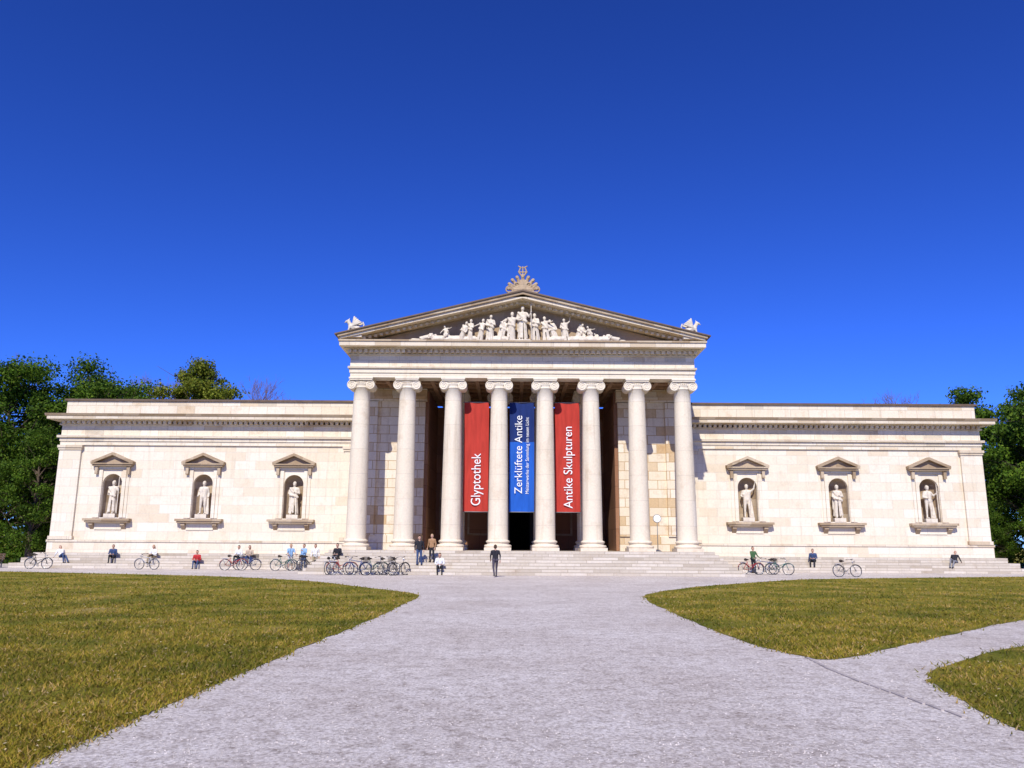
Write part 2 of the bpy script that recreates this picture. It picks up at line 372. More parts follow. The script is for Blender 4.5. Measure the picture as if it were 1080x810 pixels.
# pediment group
mb=MB(); zb=ZT
caps_person(mb,TM(0,49.1,zb+0.14,1.27),'staff',seed=3)
mb.box(-0.5,0.5,48.85,49.5,zb,zb+0.17)
layout=[(-0.75,1.12,'out',1,0.05),(0.85,1.1,'cross',1,-0.05),(-1.45,0.92,'down',1,0.25),(1.55,1.0,'out',1,-0.1),(-2.1,1.02,'cross',1,0.05),(2.2,0.92,'down',1,-0.3),
(-2.75,0.86,'out',1,0.2),(2.8,0.92,'up',1,-0.1),(-3.4,0.84,'cross',1,0.1),(3.4,0.76,'cross',1,0.35),(-4.0,0.78,'down',1,0.4),(4.0,0.76,'down',1,-0.25),(-4.6,0.66,'out',1,-0.35),(4.55,0.66,'out',1,-0.4),(-5.2,0.5,'cross',1,0.65),(5.1,0.5,'cross',1,-0.65)]
for i,(x,s,a,dr,ry) in enumerate(layout):
    caps_person(mb,TM(x,49.1+0.10*(i%2),zb,s,random.uniform(-0.6,0.6),ry),a,drape=True,seed=i+10)
    if i%3==2 or i>8:
        mb.capsule((x-0.25,49.2,zb+0.2),(x+0.3,49.2,zb+0.25),0.28,0.22,8)
for x,ry in ((-6.0,1.3),(5.8,-1.3)):
    caps_person(mb,TM(x-(0.55 if ry>0 else -0.4),49.1,zb+0.2,0.62,0,ry),'cross',seed=5)
for x in (-5.4,5.4,-6.7,6.2): mb.capsule((x-0.3,49.2,zb+0.12),(x+0.3,49.2,zb+0.12),0.16,0.13,8)
me=remeshed(mb,'pediment_sculptures',0.028,1); me.materials.append(M_statue)
o=bpy.data.objects.new('pediment_sculptures',me); COL.objects.link(o); o.parent=B
# central acroterion
mb=MB(); y=48.75; z0=17.5
mb.box(-0.95,0.95,y-0.25,y+0.25,z0-0.35,z0+0.05)
mb.capsule((-0.45,y+0.05,z0+0.2),(0.45,y+0.05,z0+0.2),0.25,0.25,10); mb.capsule((0,y+0.06,z0+0.2),(0,y+0.06,z0+0.75),0.35,0.22,10)
for i in range(9):
    a=math.radians(14+152*i/8); L=0.85+0.22*math.sin(a)
    p0=(0.25*math.cos(a),y,z0+0.1+0.2*math.sin(a)); p1=(1.05*L*math.cos(a),y-0.05,z0+0.08+0.95*L*math.sin(a))
    mb.capsule(p0,p1,0.07,0.125,8)
    mb.capsule(p1,(p1[0]*0.98,y-0.14,p1[2]-0.08),0.11,0.06,8)
for q in (-1,1):
    for (cx,cz,R) in ((0.85,0.2,0.22),(0.38,0.5,0.16),(0.0,0.3,0.14)):
        mb.tube([(q*cx+R*math.cos(t),y-0.12,z0+cz+R*math.sin(t)) for t in np.linspace(0,2*pi,14)[:-1]],0.055,6,closed=True)
    mb.capsule((q*0.05,y,z0+1.1),(q*0.26,y,z0+1.4),0.06,0.05,8); mb.capsule((q*0.26,y,z0+1.4),(q*0.13,y,z0+1.72),0.055,0.05,8)
    mb.capsule((q*0.13,y,z0+1.72),(q*0.28,y,z0+1.8),0.055,0.04,8)
mb.capsule((-0.24,y,z0+1.4),(0.24,y,z0+1.4),0.045,0.045,8); mb.capsule((0,y,z0+1.0),(0,y,z0+1.75),0.045,0.05,8)
me=remeshed(mb,'palmette_acroterion',0.025,1); me.materials.append(M_tymp); o=bpy.data.objects.new('palmette_acroterion',me); COL.objects.link(o); o.parent=B
for q in (-1,1):
    mb=MB(); x=q*10.75; z0=14.85; y=48.9
    mb.box(min(x-0.6,x+0.6),max(x-0.6,x+0.6),y-0.3,y+0.3,14.5,z0)
    def C(a,b,r0,r1): mb.capsule((x+q*a[0],y+a[1],z0+a[2]),(x+q*b[0],y+b[1],z0+b[2]),r0,r1,8)
    C((-0.35,0,0.2),(0.15,0,0.42),0.22,0.19); C((0.15,0,0.45),(0.33,0,0.72),0.15,0.11); C((0.33,0,0.76),(0.46,0,0.74),0.12,0.07); C((0.46,0,0.73),(0.56,0,0.66),0.06,0.025)
    C((0.3,0,0.85),(0.26,0,0.95),0.035,0.02)
    for s in (-0.12,0.12):
        C((0.2,s,0.4),(0.3,s,0.05),0.08,0.05); C((0.3,s,0.04),(0.4,s,0.03),0.05,0.04); C((-0.35,s,0.2),(-0.1,s,0.08),0.14,0.07); C((-0.1,s,0.05),(0.05,s,0.04),0.05,0.04)
        for t in range(5): C((0.0,s*1.3,0.45),(-0.52+0.11*t,s*1.7,0.62+0.09*t),0.085,0.06)
    C((-0.5,0,0.2),(-0.68,0,0.5),0.04,0.035); C((-0.68,0,0.5),(-0.6,0,0.68),0.035,0.05)
    me=remeshed(mb,'griffin_acroterion',0.025,1); me.materials.append(M_statue); o=bpy.data.objects.new('griffin_acroterion',me); COL.objects.link(o); o.parent=B

# ------------------------------------------------------------------ banners
def cloth(name,c):
    m,nt,b=newmat(name,0.75,0.15); co=objco(nt); mp=N(nt,'ShaderNodeMapping'); nt.links.new(co,mp.inputs[0]); mp.inputs['Scale'].default_value=(2.5,1,0.35)
    f=noise(nt,mp.outputs[0],2,3); r=ramp(nt,[(0.3,tuple(x*0.75 for x in c)),(0.7,c)]); nt.links.new(f,r.inputs[0]); nt.links.new(r.outputs[0],b.inputs['Base Color']); return m
M_red=cloth('red_banner_cloth',(0.50,0.05,0.035)); M_blue=cloth('blue_banner_cloth',(0.02,0.12,0.55)); M_navy=cloth('navy_banner_cloth',(0.015,0.035,0.16))
M_wht=plain('white_lettering',(0.8,0.8,0.8),0.6,0.03); M_pole=plain('pole_metal',(0.2,0.2,0.2),0.4,0.1)
YB=50.9
def text_mesh(body,length,x,zbot,parent,height=None):
    cu=bpy.data.curves.new('lettering','FONT'); cu.body=body; cu.size=1; cu.offset=0.0; cu.extrude=0.004
    o=bpy.data.objects.new('t',cu); COL.objects.link(o); dg=bpy.context.evaluated_depsgraph_get(); me=bpy.data.meshes.new_from_object(o.evaluated_get(dg)); bpy.data.objects.remove(o)
    n=len(me.vertices); a=np.empty(n*3); me.vertices.foreach_get('co',a); a=a.reshape(-1,3)
    x0,x1=a[:,0].min(),a[:,0].max(); s=length/(x1-x0)
    sy=s if height is None else height/0.72
    out=np.empty_like(a); out[:,2]=(a[:,0]-x0)*s; out[:,0]=-(a[:,1])*sy; out[:,1]=-a[:,2]
    me.vertices.foreach_set('co',out.ravel()); me.materials.clear(); me.materials.append(M_wht); me.update()
    o=bpy.data.objects.new('lettering',me); COL.objects.link(o); o.parent=parent; o.location=(x,YB-0.075,zbot)
def sheet(mb,x0,x1,z0,z1,mi):
    nx,nz=10,30; vs=[];fs=[]
    for j in range(nz+1):
        for i in range(nx+1):
            x=x0+(x1-x0)*i/nx; z=z0+(z1-z0)*j/nz
            vs.append((x,YB+0.035*math.sin(x*5+z*0.7)+0.015*math.sin(z*2.3),z))
    for j in range(nz):
        for i in range(nx): fs.append((j*(nx+1)+i,j*(nx+1)+i+1,(j+1)*(nx+1)+i+1,(j+1)*(nx+1)+i))
    mb.add(vs,fs,mi,True)
for i,(xc,kind) in enumerate(((-SP,'r1'),(0,'b'),(SP,'r2'))):
    p=empty('banner',(XC+xc,0,0)); mb=MB(); zt=10.75;zbm=3.75
    hw=0.80
    if kind=='b':
        sheet(mb,-hw,hw,zbm,8.2,1); sheet(mb,-hw,hw,8.2,zt,2)
    else: sheet(mb,-hw,hw,zbm,zt,0)
    mb.obj('cloth',[M_red,M_blue,M_navy],p,recalc=False)
    r=MB(); r.tube([(-hw-0.08,YB,zt+0.02),(hw+0.08,YB,zt+0.02)],0.04,8); r.tube([(-hw-0.03,YB,zbm),(hw+0.03,YB,zbm)],0.03,8)
    for q in (-1,1): r.tube([(q*hw,YB,zt),(q*hw,YB,12.1)],0.012,6); r.tube([(q*hw,YB,zbm),(q*hw,YB,ZS)],0.008,5)
    r.obj('rods_and_ropes',[M_pole],p)
    if kind=='r1': text_mesh('Glyptothek',3.3,0.3,4.15,p,0.62)
    elif kind=='r2': text_mesh('Antike Skulpturen',5.2,0.3,4.0,p,0.58)
    else:
        text_mesh('Zerklüftete Antike',5.0,0.02,4.9,p,0.5); text_mesh('Meisterwerke der Sammlung im neuen Licht',4.9,0.45,4.9,p,0.22)

# ------------------------------------------------------------------ people
def pmat(name,c,r=0.8): return plain(name,c,r,0.15,9)
SKIN=pmat('skin',(0.50,0.30,0.21),0.55)
_mc={}
def cm(c):
    if c not in _mc: _mc[c]=pmat('cloth_%d'%len(_mc),c)
    return _mc[c]
SHOE=pmat('shoe_leather',(0.03,0.025,0.02),0.5); HBR=pmat('hair_brown',(0.06,0.035,0.02)); HBL=pmat('hair_blond',(0.35,0.24,0.12)); HBK=pmat('hair_dark',(0.015,0.012,0.01)); EYE=pmat('eye',(0.02,0.02,0.02),0.3); LIP=pmat('lips',(0.35,0.12,0.1))
def human(loc,rz,pose,shirt,pants,hair=HBR,H=1.72,long=False,shorts=False,name='person',arms=None,drop=0.34):
    bones=[]
    def b(p0,p1,r0,r1,m): bones.append((Vector(p0),Vector(p1),r0,r1,m))
    if pose=='sit': pz=0.12; lean=0.18
    elif pose=='recline': pz=0.12; lean=-0.5
    else: pz=0.93; lean=0.02
    U=Matrix.Translation((0,0,pz))@Matrix.Rotation(lean,4,'X')@Matrix.Translation((0,0,-0.93))
    def u(*p): return U@Vector(p)
    for q in (-1,1):
        b(u(q*0.065,0,0.96),u(q*0.055,0,1.12),0.118,0.105,'shirt'); b(u(q*0.055,0,1.12),u(q*0.095,0,1.33),0.105,0.105,'shirt')
        b(u(q*0.08,0.01,0.92),u(q*0.07,0.01,0.95),0.115,0.11,'pants')
    b(u(-0.14,0,1.385),u(0.14,0,1.385),0.066,0.066,'shirt'); b(u(0,0,1.42),u(0,-0.01,1.52),0.056,0.05,'skin')
    b(u(0,-0.02,1.56),u(0,-0.005,1.635),0.072,0.092,'skin'); b(u(0,-0.055,1.535),u(0,-0.05,1.55),0.04,0.045,'skin'); b(u(0,-0.095,1.60),u(0,-0.108,1.575),0.014,0.016,'skin')
    for q in (-1,1): b(u(q*0.09,0,1.60),u(q*0.092,0,1.575),0.018,0.012,'skin')
    b(u(0,0.03,1.61),u(0,0.01,1.665),0.09,0.088,'hair')
    if long: b(u(0,0.06,1.6),u(0,0.09,1.40),0.08,0.06,'hair')
    if pose in('sit','recline'):
        kz=0.17; kn=[(q*0.14,-0.43,kz) for q in (-1,1)]; an=[(q*0.13,-0.47,-drop+0.09) for q in (-1,1)]
        if pose=='recline': kn=[(-0.1,-0.4,0.30),(0.1,-0.42,0.12)]; an=[(-0.1,-0.62,-0.02-drop*0.7),(0.12,-0.78,-0.25)]
        hips=[(q*0.09,0,0.12) for q in(-1,1)]
        sh=[u(q*0.2,0,1.385) for q in (-1,1)]
        if pose=='recline': el=[u(q*0.3,0.15,1.15) for q in(-1,1)]; wr=[Vector((q*0.32,0.42,0.06)) for q in (-1,1)]
        else: el=[u(q*0.26,-0.08,1.12) for q in(-1,1)]; wr=[Vector((q*0.12,-0.33,0.27)) for q in (-1,1)]
    else:
        if pose=='walk': kn=[(-0.1,-0.16,0.5),(0.1,0.02,0.49)]; an=[(-0.1,-0.2,0.1),(0.1,0.28,0.14)]
        else: kn=[(-0.1,-0.02,0.49),(0.12,-0.03,0.49)]; an=[(-0.12,0.02,0.09),(0.15,0.0,0.09)]
        hips=[(q*0.09,0,0.92) for q in(-1,1)]; sh=[u(q*0.2,0,1.385) for q in (-1,1)]
        el=[u(-0.26,0.06,1.12),u(0.26,0.02,1.12)]; wr=[u(-0.27,-0.05,0.88),u(0.25,-0.12,0.90)]
        if pose=='walk': el=[u(-0.25,0.12,1.14),u(0.25,-0.06,1.13)]; wr=[u(-0.24,0.12,0.9),u(0.22,-0.24,0.95)]
        if arms=='phone': el[1]=u(0.26,-0.08,1.14); wr[1]=u(0.12,-0.28,1.28)
        if arms=='hold': el=[u(q*0.26,-0.12,1.14) for q in(-1,1)]; wr=[u(q*0.24,-0.36,1.02) for q in(-1,1)]
    ex=MB()
    for i,q in enumerate((-1,1)):
        b(sh[i],el[i],0.056,0.046,'shirt'); b(el[i],wr[i],0.043,0.029,'skin' if shorts else 'shirt')
        d=(Vector(wr[i])-Vector(el[i])).normalized(); pw=Vector(wr[i]); pe=pw+d*0.07; b(pw,pe,0.029,0.034,'skin')
        side=d.cross(Vector((0,1,0.2))).normalized(); nrm=side.cross(d)
        for k,L in enumerate((0.07,0.08,0.076,0.06)):
            o=side*(k-1.5)*0.019; p1=pe+o+d*0.02; p2=p1+d*L*0.55+nrm*0.006; p3=p2+d*L*0.4+nrm*0.02
            ex.tube([p1,p2,p3],[0.0095,0.009,0.006],5,0)
        p1=pw+d*0.02-side*0.025; ex.tube([p1,p1-side*0.02+d*0.03,p1-side*0.025+d*0.06],[0.012,0.010,0.007],5,0)
        b(hips[i],kn[i],0.092,0.062,'pants')
        if shorts: b(kn[i],an[i],0.056,0.036,'skin')
        else: b(kn[i],an[i],0.060,0.045,'pants')
        a=Vector(an[i]); b(a+Vector((0,0.03,-0.04)),a+Vector((0,-0.15,-0.05)),0.045,0.037,'shoe')
    for q in (-1,1): 
        p=u(q*0.033,-0.092,1.612); ex.capsule(p,p+Vector((0,0,0.004)),0.011,0.011,6,1)
    ex.tube([u(-0.022,-0.098,1.545),u(0,-0.103,1.545),u(0.022,-0.098,1.545)],0.006,5,2)
    mb=MB()
    for p0,p1,r0,r1,m in bones: mb.capsule(p0,p1,r0,r1,10)
    me=remeshed(mb,'body',0.02,2)
    order=['shirt','pants','skin','hair','shoe']; mats=[cm(shirt),cm(pants),SKIN,hair,SHOE,EYE,LIP]
    nf=len(me.polygons); cen=np.empty(nf*3); me.polygons.foreach_get('center',cen); cen=cen.reshape(-1,3)
    best=np.full(nf,1e9); idx=np.zeros(nf,int)
    for p0,p1,r0,r1,m in bones:
        a=np.array(p0);d=np.array(p1)-a; L=max((d@d),1e-9); t=np.clip(((cen-a)@d)/L,0,1)
        ds=np.linalg.norm(cen-a-t[:,None]*d,axis=1)-(r0+(r1-r0)*t)
        s=ds<best; best[s]=ds[s]; idx[s]=order.index(m)
    for m in mats: me.materials.append(m)
    me.polygons.foreach_set('material_index',idx.astype(np.int32))
    exm=ex.mesh('x',[]); mi=[{0:2,1:5,2:6}[k] for k in ex.m]; exm.polygons.foreach_set('material_index',mi)
    bm=bmesh.new(); bm.from_mesh(me); bm.from_mesh(exm); bm.to_mesh(me); bm.free(); bpy.data.meshes.remove(exm)
    o=bpy.data.objects.new(name,me); COL.objects.link(o); o.location=loc; o.rotation_euler=(0,0,rz); s=H/1.755; o.scale=(s,s,s)
    return o
W=(0.75,0.75,0.75);K=(0.02,0.02,0.025);JN=(0.04,0.07,0.16);RD=(0.45,0.03,0.03);KH=(0.35,0.28,0.18);LB=(0.25,0.42,0.65);GR=(0.06,0.13,0.05);GYc=(0.2,0.2,0.22)
ZW=0.683
def seat(x,rz,sh,pa,**k): return human((x,55.52,ZW),rz,k.pop('pose','sit'),sh,pa,**k)
seat(-30.6,0.9,W,JN,pose='recline'); seat(-27.1,0.2,JN,K,hair=HBK); seat(-24.3,-0.3,W,KH,hair=HBL,long=True)
human((-21.15,55.0,0.343),0.1,'sit',RD,JN,hair=HBR); seat(-17.8,0.1,(0.5,0.4,0.3),JN,long=True); seat(-18.5,-0.2,W,K,hair=HBK)
human((-14.5,53.6,0),0.6,'stand',LB,(0.5,0.5,0.5),hair=HBL,shorts=True,arms='hold'); human((-13.7,53.9,0),-0.4,'stand',LB,JN,hair=HBR,arms='phone'); human((-13.0,54.1,0),0.3,'stand',W,KH,hair=HBK)
human((-10.3,48.5,0.853),-0.2,'sit',K,K,hair=HBK,drop=0.34)
human((-5.35,47.45,0.51),0.3,'stand',K,JN,hair=HBK); human((-4.65,47.8,0.68),-0.3,'stand',(0.35,0.2,0.1),K,hair=HBL,long=True,H=1.66)
human((-4.1,46.95,0.34),0.1,'sit',W,K,hair=HBR,drop=0.34)
human((-0.85,44.3,0.004),pi+0.2,'walk',K,(0.07,0.06,0.08),hair=HBR,H=1.74)
human((15.9,53.5,0),0.4,'stand',GR,K,hair=HBR,arms='hold'); seat(20.6,-0.5,JN,K,hair=HBK)
seat(30.2,-0.8,K,GYc,hair=HBR,pose='recline')

# ------------------------------------------------------------------ bicycles
M_tyre=plain('tyre_rubber',(0.02,0.02,0.02),0.8); M_chrome=plain('spoke_metal',(0.45,0.45,0.47),0.3,0.1,6,0.9); M_sad=plain('saddle',(0.03,0.02,0.015),0.5)
def bike(loc,rz,fc,basket=False,step=False):
    m=MB(); R=0.34
    for wx in (-0.52,0.53):
        m.tube([(wx+R*math.cos(t),0,R+0.005+R*math.sin(t)) for t in np.linspace(0,2*pi,29)[:-1]],0.019,6,0,closed=True)
        m.tube([(wx+(R-.025)*math.cos(t),0,R+0.005+(R-.025)*math.sin(t)) for t in np.linspace(0,2*pi,25)[:-1]],0.010,5,1,closed=True)
        m.tube([(wx,-0.045,R),(wx,0.045,R)],0.025,8,1)
        for k in range(14):
            t=2*pi*k/14; m.tube([(wx,0.02*(-1)**k,R),(wx+(R-.02)*math.cos(t),0,R+(R-.02)*math.sin(t))],0.0035,4,1)
        m.tube([(wx+(R+.04)*math.cos(t),0,R+(R+.04)*math.sin(t)) for t in np.linspace(0.3,2.9,12)],0.014,5,2)
    bb=(-0.08,0,0.29); sk=(-0.24,0,0.74); hd=(0.36,0,0.82); hb=(0.39,0,0.70)
    T=lambda a,b,r=0.016,mi=2: m.tube([a,b],r,7,mi)
    T(bb,(-0.27,0,0.86)); T(bb,hb,0.018)
    if step: T((-0.15,0,0.48),hb,0.016)
    else: T(sk,hd)
    for s in (-0.04,0.04):
        T((bb[0],s*0.6,bb[2]),(-0.52,s,R),0.011); T((sk[0],s*0.5,sk[2]),(-0.52,s,R),0.010); T((0.40,s,0.66),(0.53,s,R),0.012)
    T((0.35,0,0.98),(0.41,0,0.64),0.017,1)
    m.tube([(0.22,-0.28,1.0),(0.33,-0.2,1.02),(0.37,0,0.99),(0.33,0.2,1.02),(0.22,0.28,1.0)],0.012,6,1)
    for s in (-1,1): T((0.22,s*0.28,1.0),(0.12,s*0.29,0.99),0.017,3)
    m.tube([(-0.40,0,0.90),(-0.33,0,0.915),(-0.22,0,0.905),(-0.13,0,0.90)],[0.07,0.085,0.045,0.022],8,3)
    m.tube([(bb[0]+0.095*math.cos(t),-0.05,bb[2]+0.095*math.sin(t)) for t in np.linspace(0,2*pi,17)[:-1]],0.008,5,1,closed=True)
    T((bb[0],-0.06,bb[2]),(bb[0]+0.12,-0.08,bb[2]-0.12),0.011,1); T((bb[0],0.06,bb[2]),(bb[0]-0.12,0.08,bb[2]+0.12),0.011,1)
    m.box(bb[0]+0.07,bb[0]+0.17,-0.17,-0.08,bb[2]-0.135,bb[2]-0.11,3); m.box(bb[0]-0.17,bb[0]-0.07,0.08,0.17,bb[2]+0.11,bb[2]+0.135,3)
    T((-0.5,-0.05,0.37),(bb[0],-0.05,bb[2]+0.09),0.006,0); T((-0.5,-0.05,0.32),(bb[0],-0.05,bb[2]-0.09),0.006,0)
    T((-0.2,-0.03,0.3),(-0.26,-0.2,0.01),0.010,1)
    m.box(-0.72,-0.36,-0.07,0.07,0.73,0.745,1); T((-0.68,0.06,0.73),(-0.52,0.05,R),0.007,1); T((-0.68,-0.06,0.73),(-0.52,-0.05,R),0.007,1)
    T((0.44,0,0.86),(0.49,0,0.86),0.04,1)
    if basket:
        for z in (0.78,0.86,0.94,1.0):
            m.tube([(-0.68,-0.14,z),(-0.4,-0.14,z),(-0.4,0.14,z),(-0.68,0.14,z)],0.008,5,3,closed=True)
        for k in range(6):
            for s in (-0.14,0.14): T((-0.68+0.056*k,s,0.76),(-0.68+0.056*k,s,1.0),0.006,3)
    o=m.obj('bicycle',[M_tyre,M_chrome,fc,M_sad]); o.location=(loc[0],loc[1],0.004); o.rotation_euler=(math.radians(-4),0,rz); return o
FC=[plain('paint_%d'%i,c,0.35,0.05) for i,c in enumerate([(0.02,0.02,0.03),(0.4,0.4,0.42),(0.35,0.02,0.02),(0.02,0.05,0.2),(0.02,0.12,0.1),(0.25,0.22,0.18)])]
for i,(x,y,rz) in enumerate([(-30.9,53.4,0.1),(-23.7,53.2,3.0),(-17.9,52.7,0.15),(-17.2,53.3,3.5),(-14.6,52.5,0.1),(-13.8,52.8,2.9),(-12.9,52.4,0.3),(-11.8,52.6,1.2),(-9.5,46.0,0.2),(-8.6,45.8,2.9),(-7.7,46.1,0.5),(-7.0,45.9,-0.4),(-6.3,46.0,0.9),(-10.2,46.6,1.3),(14.9,50.6,0.2),(15.9,50.9,3.3),(16.6,50.5,-0.5),(19.6,47.6,0.08)]):
    bike((x,y),rz,FC[i%6],basket=(i%3==0),step=(i%2==0))
m=MB(); m.tube([(0,0,0),(0,0,2.2)],0.03,8,0); m.lathe([(0.28,0),(0.28,0.03),(0.06,0.06)],0,0,20,0)
m.prism([(0.27*math.cos(a),2.4+0.27*math.sin(a)) for a in np.linspace(0,2*pi,24)[:-1]],'y',-0.03,0.0,1); m.prism([(0.31*math.cos(a),2.4+0.31*math.sin(a)) for a in np.linspace(0,2*pi,24)[:-1]],'y',0.003,0.03,0)
o=m.obj('round_sign',[M_pole,M_wht]); o.location=(9.2,50.9,ZS); o.scale=(0.85,0.85,0.85)
M_wood=plain('bench_wood',(0.10,0.06,0.035),0.7)
for bx in (-35.2,-40):
    m=MB()
    for k in range(4): m.box(-0.9,0.9,-0.25+k*0.13,-0.14+k*0.13,0.43,0.47)
    for k in range(3): m.box(-0.9,0.9,0.27+k*0.03,0.30+k*0.03,0.55+k*0.14,0.66+k*0.14)
    for q in (-0.75,0.75): m.box(q-0.03,q+0.03,-0.22,-0.16,0,0.43,1); m.box(q-0.03,q+0.03,0.2,0.26,0,0.43,1); m.box(q-0.03,q+0.03,-0.25,0.25,0.39,0.428,1); m.tube([(q,0.25,0.4),(q,0.38,0.95)],0.025,6,1)
    o=m.obj('park_bench',[M_wood,M_pole]); o.location=(bx,55,0)

# ------------------------------------------------------------------ ground, gravel, lawns
def gravelmat():
    m,nt,b=newmat('pale_gravel',0.95,0.1); co=objco(nt)
    f=noise(nt,co,30,6,0.85); r=ramp(nt,[(0.32,(0.30,0.26,0.235)),(0.43,(0.60,0.545,0.50)),(0.52,(0.80,0.74,0.69)),(0.7,(0.90,0.85,0.80))]); nt.links.new(f,r.inputs[0])
    v=N(nt,'ShaderNodeTexVoronoi'); v.inputs['Scale'].default_value=24; nt.links.new(co,v.inputs['Vector'])
    rv=ramp(nt,[(0,(1,1,1)),(0.45,(0.93,0.93,0.93)),(0.8,(0.6,0.57,0.55))]); nt.links.new(v.outputs['Distance'],rv.inputs[0])
    col=mixc(nt,'MULTIPLY',0.8,r.outputs[0],rv.outputs[0])
    f2=noise(nt,co,0.35,8,0.72); r2=ramp(nt,[(0.36,(0.82,0.79,0.77)),(0.6,(1,1,1))]); nt.links.new(f2,r2.inputs[0]); col=mixc(nt,'MULTIPLY',1.0,col,r2.outputs[0])
    f4=noise(nt,co,4,8,0.8); r4=ramp(nt,[(0.38,(0.66,0.63,0.61)),(0.52,(1,1,1))]); nt.links.new(f4,r4.inputs[0]); col=mixc(nt,'MULTIPLY',0.9,col,r4.outputs[0])
    nt.links.new(col,b.inputs['Base Color'])
    a=N(nt,'ShaderNodeMath',operation='MULTIPLY_ADD'); nt.links.new(f,a.inputs[0]); a.inputs[1].default_value=0.6; nt.links.new(f4,a.inputs[2])
    bump(nt,b,a.outputs[0],0.6,0.04); return m
def grassmat(name,stops=None):
    m,nt,b=newmat(name,0.9,0.1); co=objco(nt)
    f=noise(nt,co,0.4,10,0.75); r=ramp(nt,stops or [(0.34,(0.11,0.135,0.012)),(0.45,(0.19,0.185,0.02)),(0.54,(0.29,0.24,0.035)),(0.66,(0.42,0.31,0.12))]); nt.links.new(f,r.inputs[0])
    f2=noise(nt,co,12,8,0.85); r2=ramp(nt,[(0.34,(0.3,0.3,0.27)),(0.52,(0.92,0.92,0.86)),(0.68,(1.3,1.3,1.2))]); nt.links.new(f2,r2.inputs[0])
    nt.links.new(mixc(nt,'MULTIPLY',1.0,r.outputs[0],r2.outputs[0]),b.inputs['Base Color']); bump(nt,b,f2,0.8,0.05); return m
M_gravel=gravelmat(); M_grass=grassmat('lawn_turf')
g=MB(); g.add([(-1500,-1500,0),(1500,-1500,0),(1500,1500,0),(-1500,1500,0)],[(0,1,2,3)]); g.obj('ground',[grassmat('ground_earth')],recalc=False)
g=MB(); g.add([(-70,-25,0.004),(70,-25,0.004),(70,75,0.004),(-70,75,0.004)],[(0,1,2,3)]); g.obj('gravel_forecourt',[M_gravel],recalc=False)
def chaikin(P,it=2):
    for _ in range(it):
        Q=[];n=len(P)
        for i in range(n):
            a=np.array(P[i]);b=np.array(P[(i+1)%n]); L=np.linalg.norm(b-a); t=min(0.25,1.2/L)
            Q.append(tuple(a+(b-a)*t)); Q.append(tuple(b-(b-a)*t))
        P=Q
    return P
def dens(poly,step=0.5,j=0.03):
    poly=chaikin(poly); out=[];n=len(poly)
    for i in range(n):
        a=np.array(poly[i]);b=np.array(poly[(i+1)%n]);L=np.linalg.norm(b-a);k=max(1,int(L/(step if L<40 else 1.5)))
        for t in range(k): out.append(tuple(a+(b-a)*t/k+rng.normal(0,j,2)))
    return out
def inside(P,poly):
    x,y=P[:,0],P[:,1]; c=np.zeros(len(P),bool); n=len(poly)
    for i in range(n):
        x1,y1=poly[i];x2,y2=poly[(i+1)%n]
        if y1==y2: continue
        k=((y1>y)!=(y2>y))&(x<(x2-x1)*(y-y1)/(y2-y1)+x1); c^=k
    return c
L1=[(-3.0,27.0),(-3.2,28.9),(-9.3,38.4),(-15.4,43.2),(-30,48.3),(-65,53),(-65,-18),(-3.8,-18),(-3.75,6.7),(-3.5,13.1),(-3.15,20)]
L2=[(4.5,28.2),(5.2,30.4),(8.1,35.4),(15.7,44.0),(31.5,50),(66,53),(66,48),(30,35),(12.2,19.9),(8.46,16.2),(5.6,13.4),(4.9,12.7),(4.5,13.2),(4.25,15),(4.15,19.2),(4.25,25)]
L3=[(5.3,10.6),(5.7,11.5),(6.9,12.8),(9.1,14.8),(30,31),(66,43),(66,-18),(4.7,-18),(4.8,8)]
def flatquads(name,V,mat_list,mi,k,smooth=False):
    n=len(V)//k; me=bpy.data.meshes.new(name); me.vertices.add(len(V)); me.vertices.foreach_set('co',V.ravel())
    me.loops.add(len(V)); me.loops.foreach_set('vertex_index',np.arange(len(V),dtype=np.int32)); me.polygons.add(n)
    me.polygons.foreach_set('loop_start',np.arange(0,len(V),k,dtype=np.int32)); me.polygons.foreach_set('loop_total',np.full(n,k,np.int32))
    for m in mat_list: me.materials.append(m)
    me.polygons.foreach_set('material_index',mi.astype(np.int32)); me.update(calc_edges=True); me.validate(); return me
def islandmat(name,stops,trans=0.25,nsc=0.4,rough=0.7,lo=0.6,hi=(1.2,1.15,1.0),p=(0.38,0.62)):
    m,nt,b=newmat(name,rough,0.15); geo=N(nt,'ShaderNodeNewGeometry'); r=ramp(nt,stops); nt.links.new(geo.outputs['Random Per Island'],r.inputs[0])
    f=noise(nt,objco(nt),nsc,8,0.7); r2=ramp(nt,[(p[0],(lo,lo,lo)),(p[1],hi)]); nt.links.new(f,r2.inputs[0]); col=mixc(nt,'MULTIPLY',1.0,r.outputs[0],r2.outputs[0])
    nt.links.new(col,b.inputs['Base Color'])
    if trans:
        tb=N(nt,'ShaderNodeBsdfTranslucent'); nt.links.new(col,tb.inputs[0]); mx=N(nt,'ShaderNodeMixShader'); mx.inputs[0].default_value=trans
        nt.links.new(b.outputs[0],mx.inputs[1]); nt.links.new(tb.outputs[0],mx.inputs[2]); nt.links.new(mx.outputs[0],nt.nodes['Material Output'].inputs[0])
    return m
M_blade=islandmat('grass_blades',[(0,(0.13,0.165,0.014)),(0.4,(0.22,0.225,0.022)),(0.7,(0.31,0.265,0.035)),(0.9,(0.38,0.29,0.08)),(1,(0.42,0.34,0.16))],0.3,0.4,lo=0.62,hi=(1.4,1.15,1.1),p=(0.4,0.58))
M_fleck=islandmat('fallen_petals',[(0,(0.38,0.29,0.15)),(1,(0.52,0.44,0.28))],0)
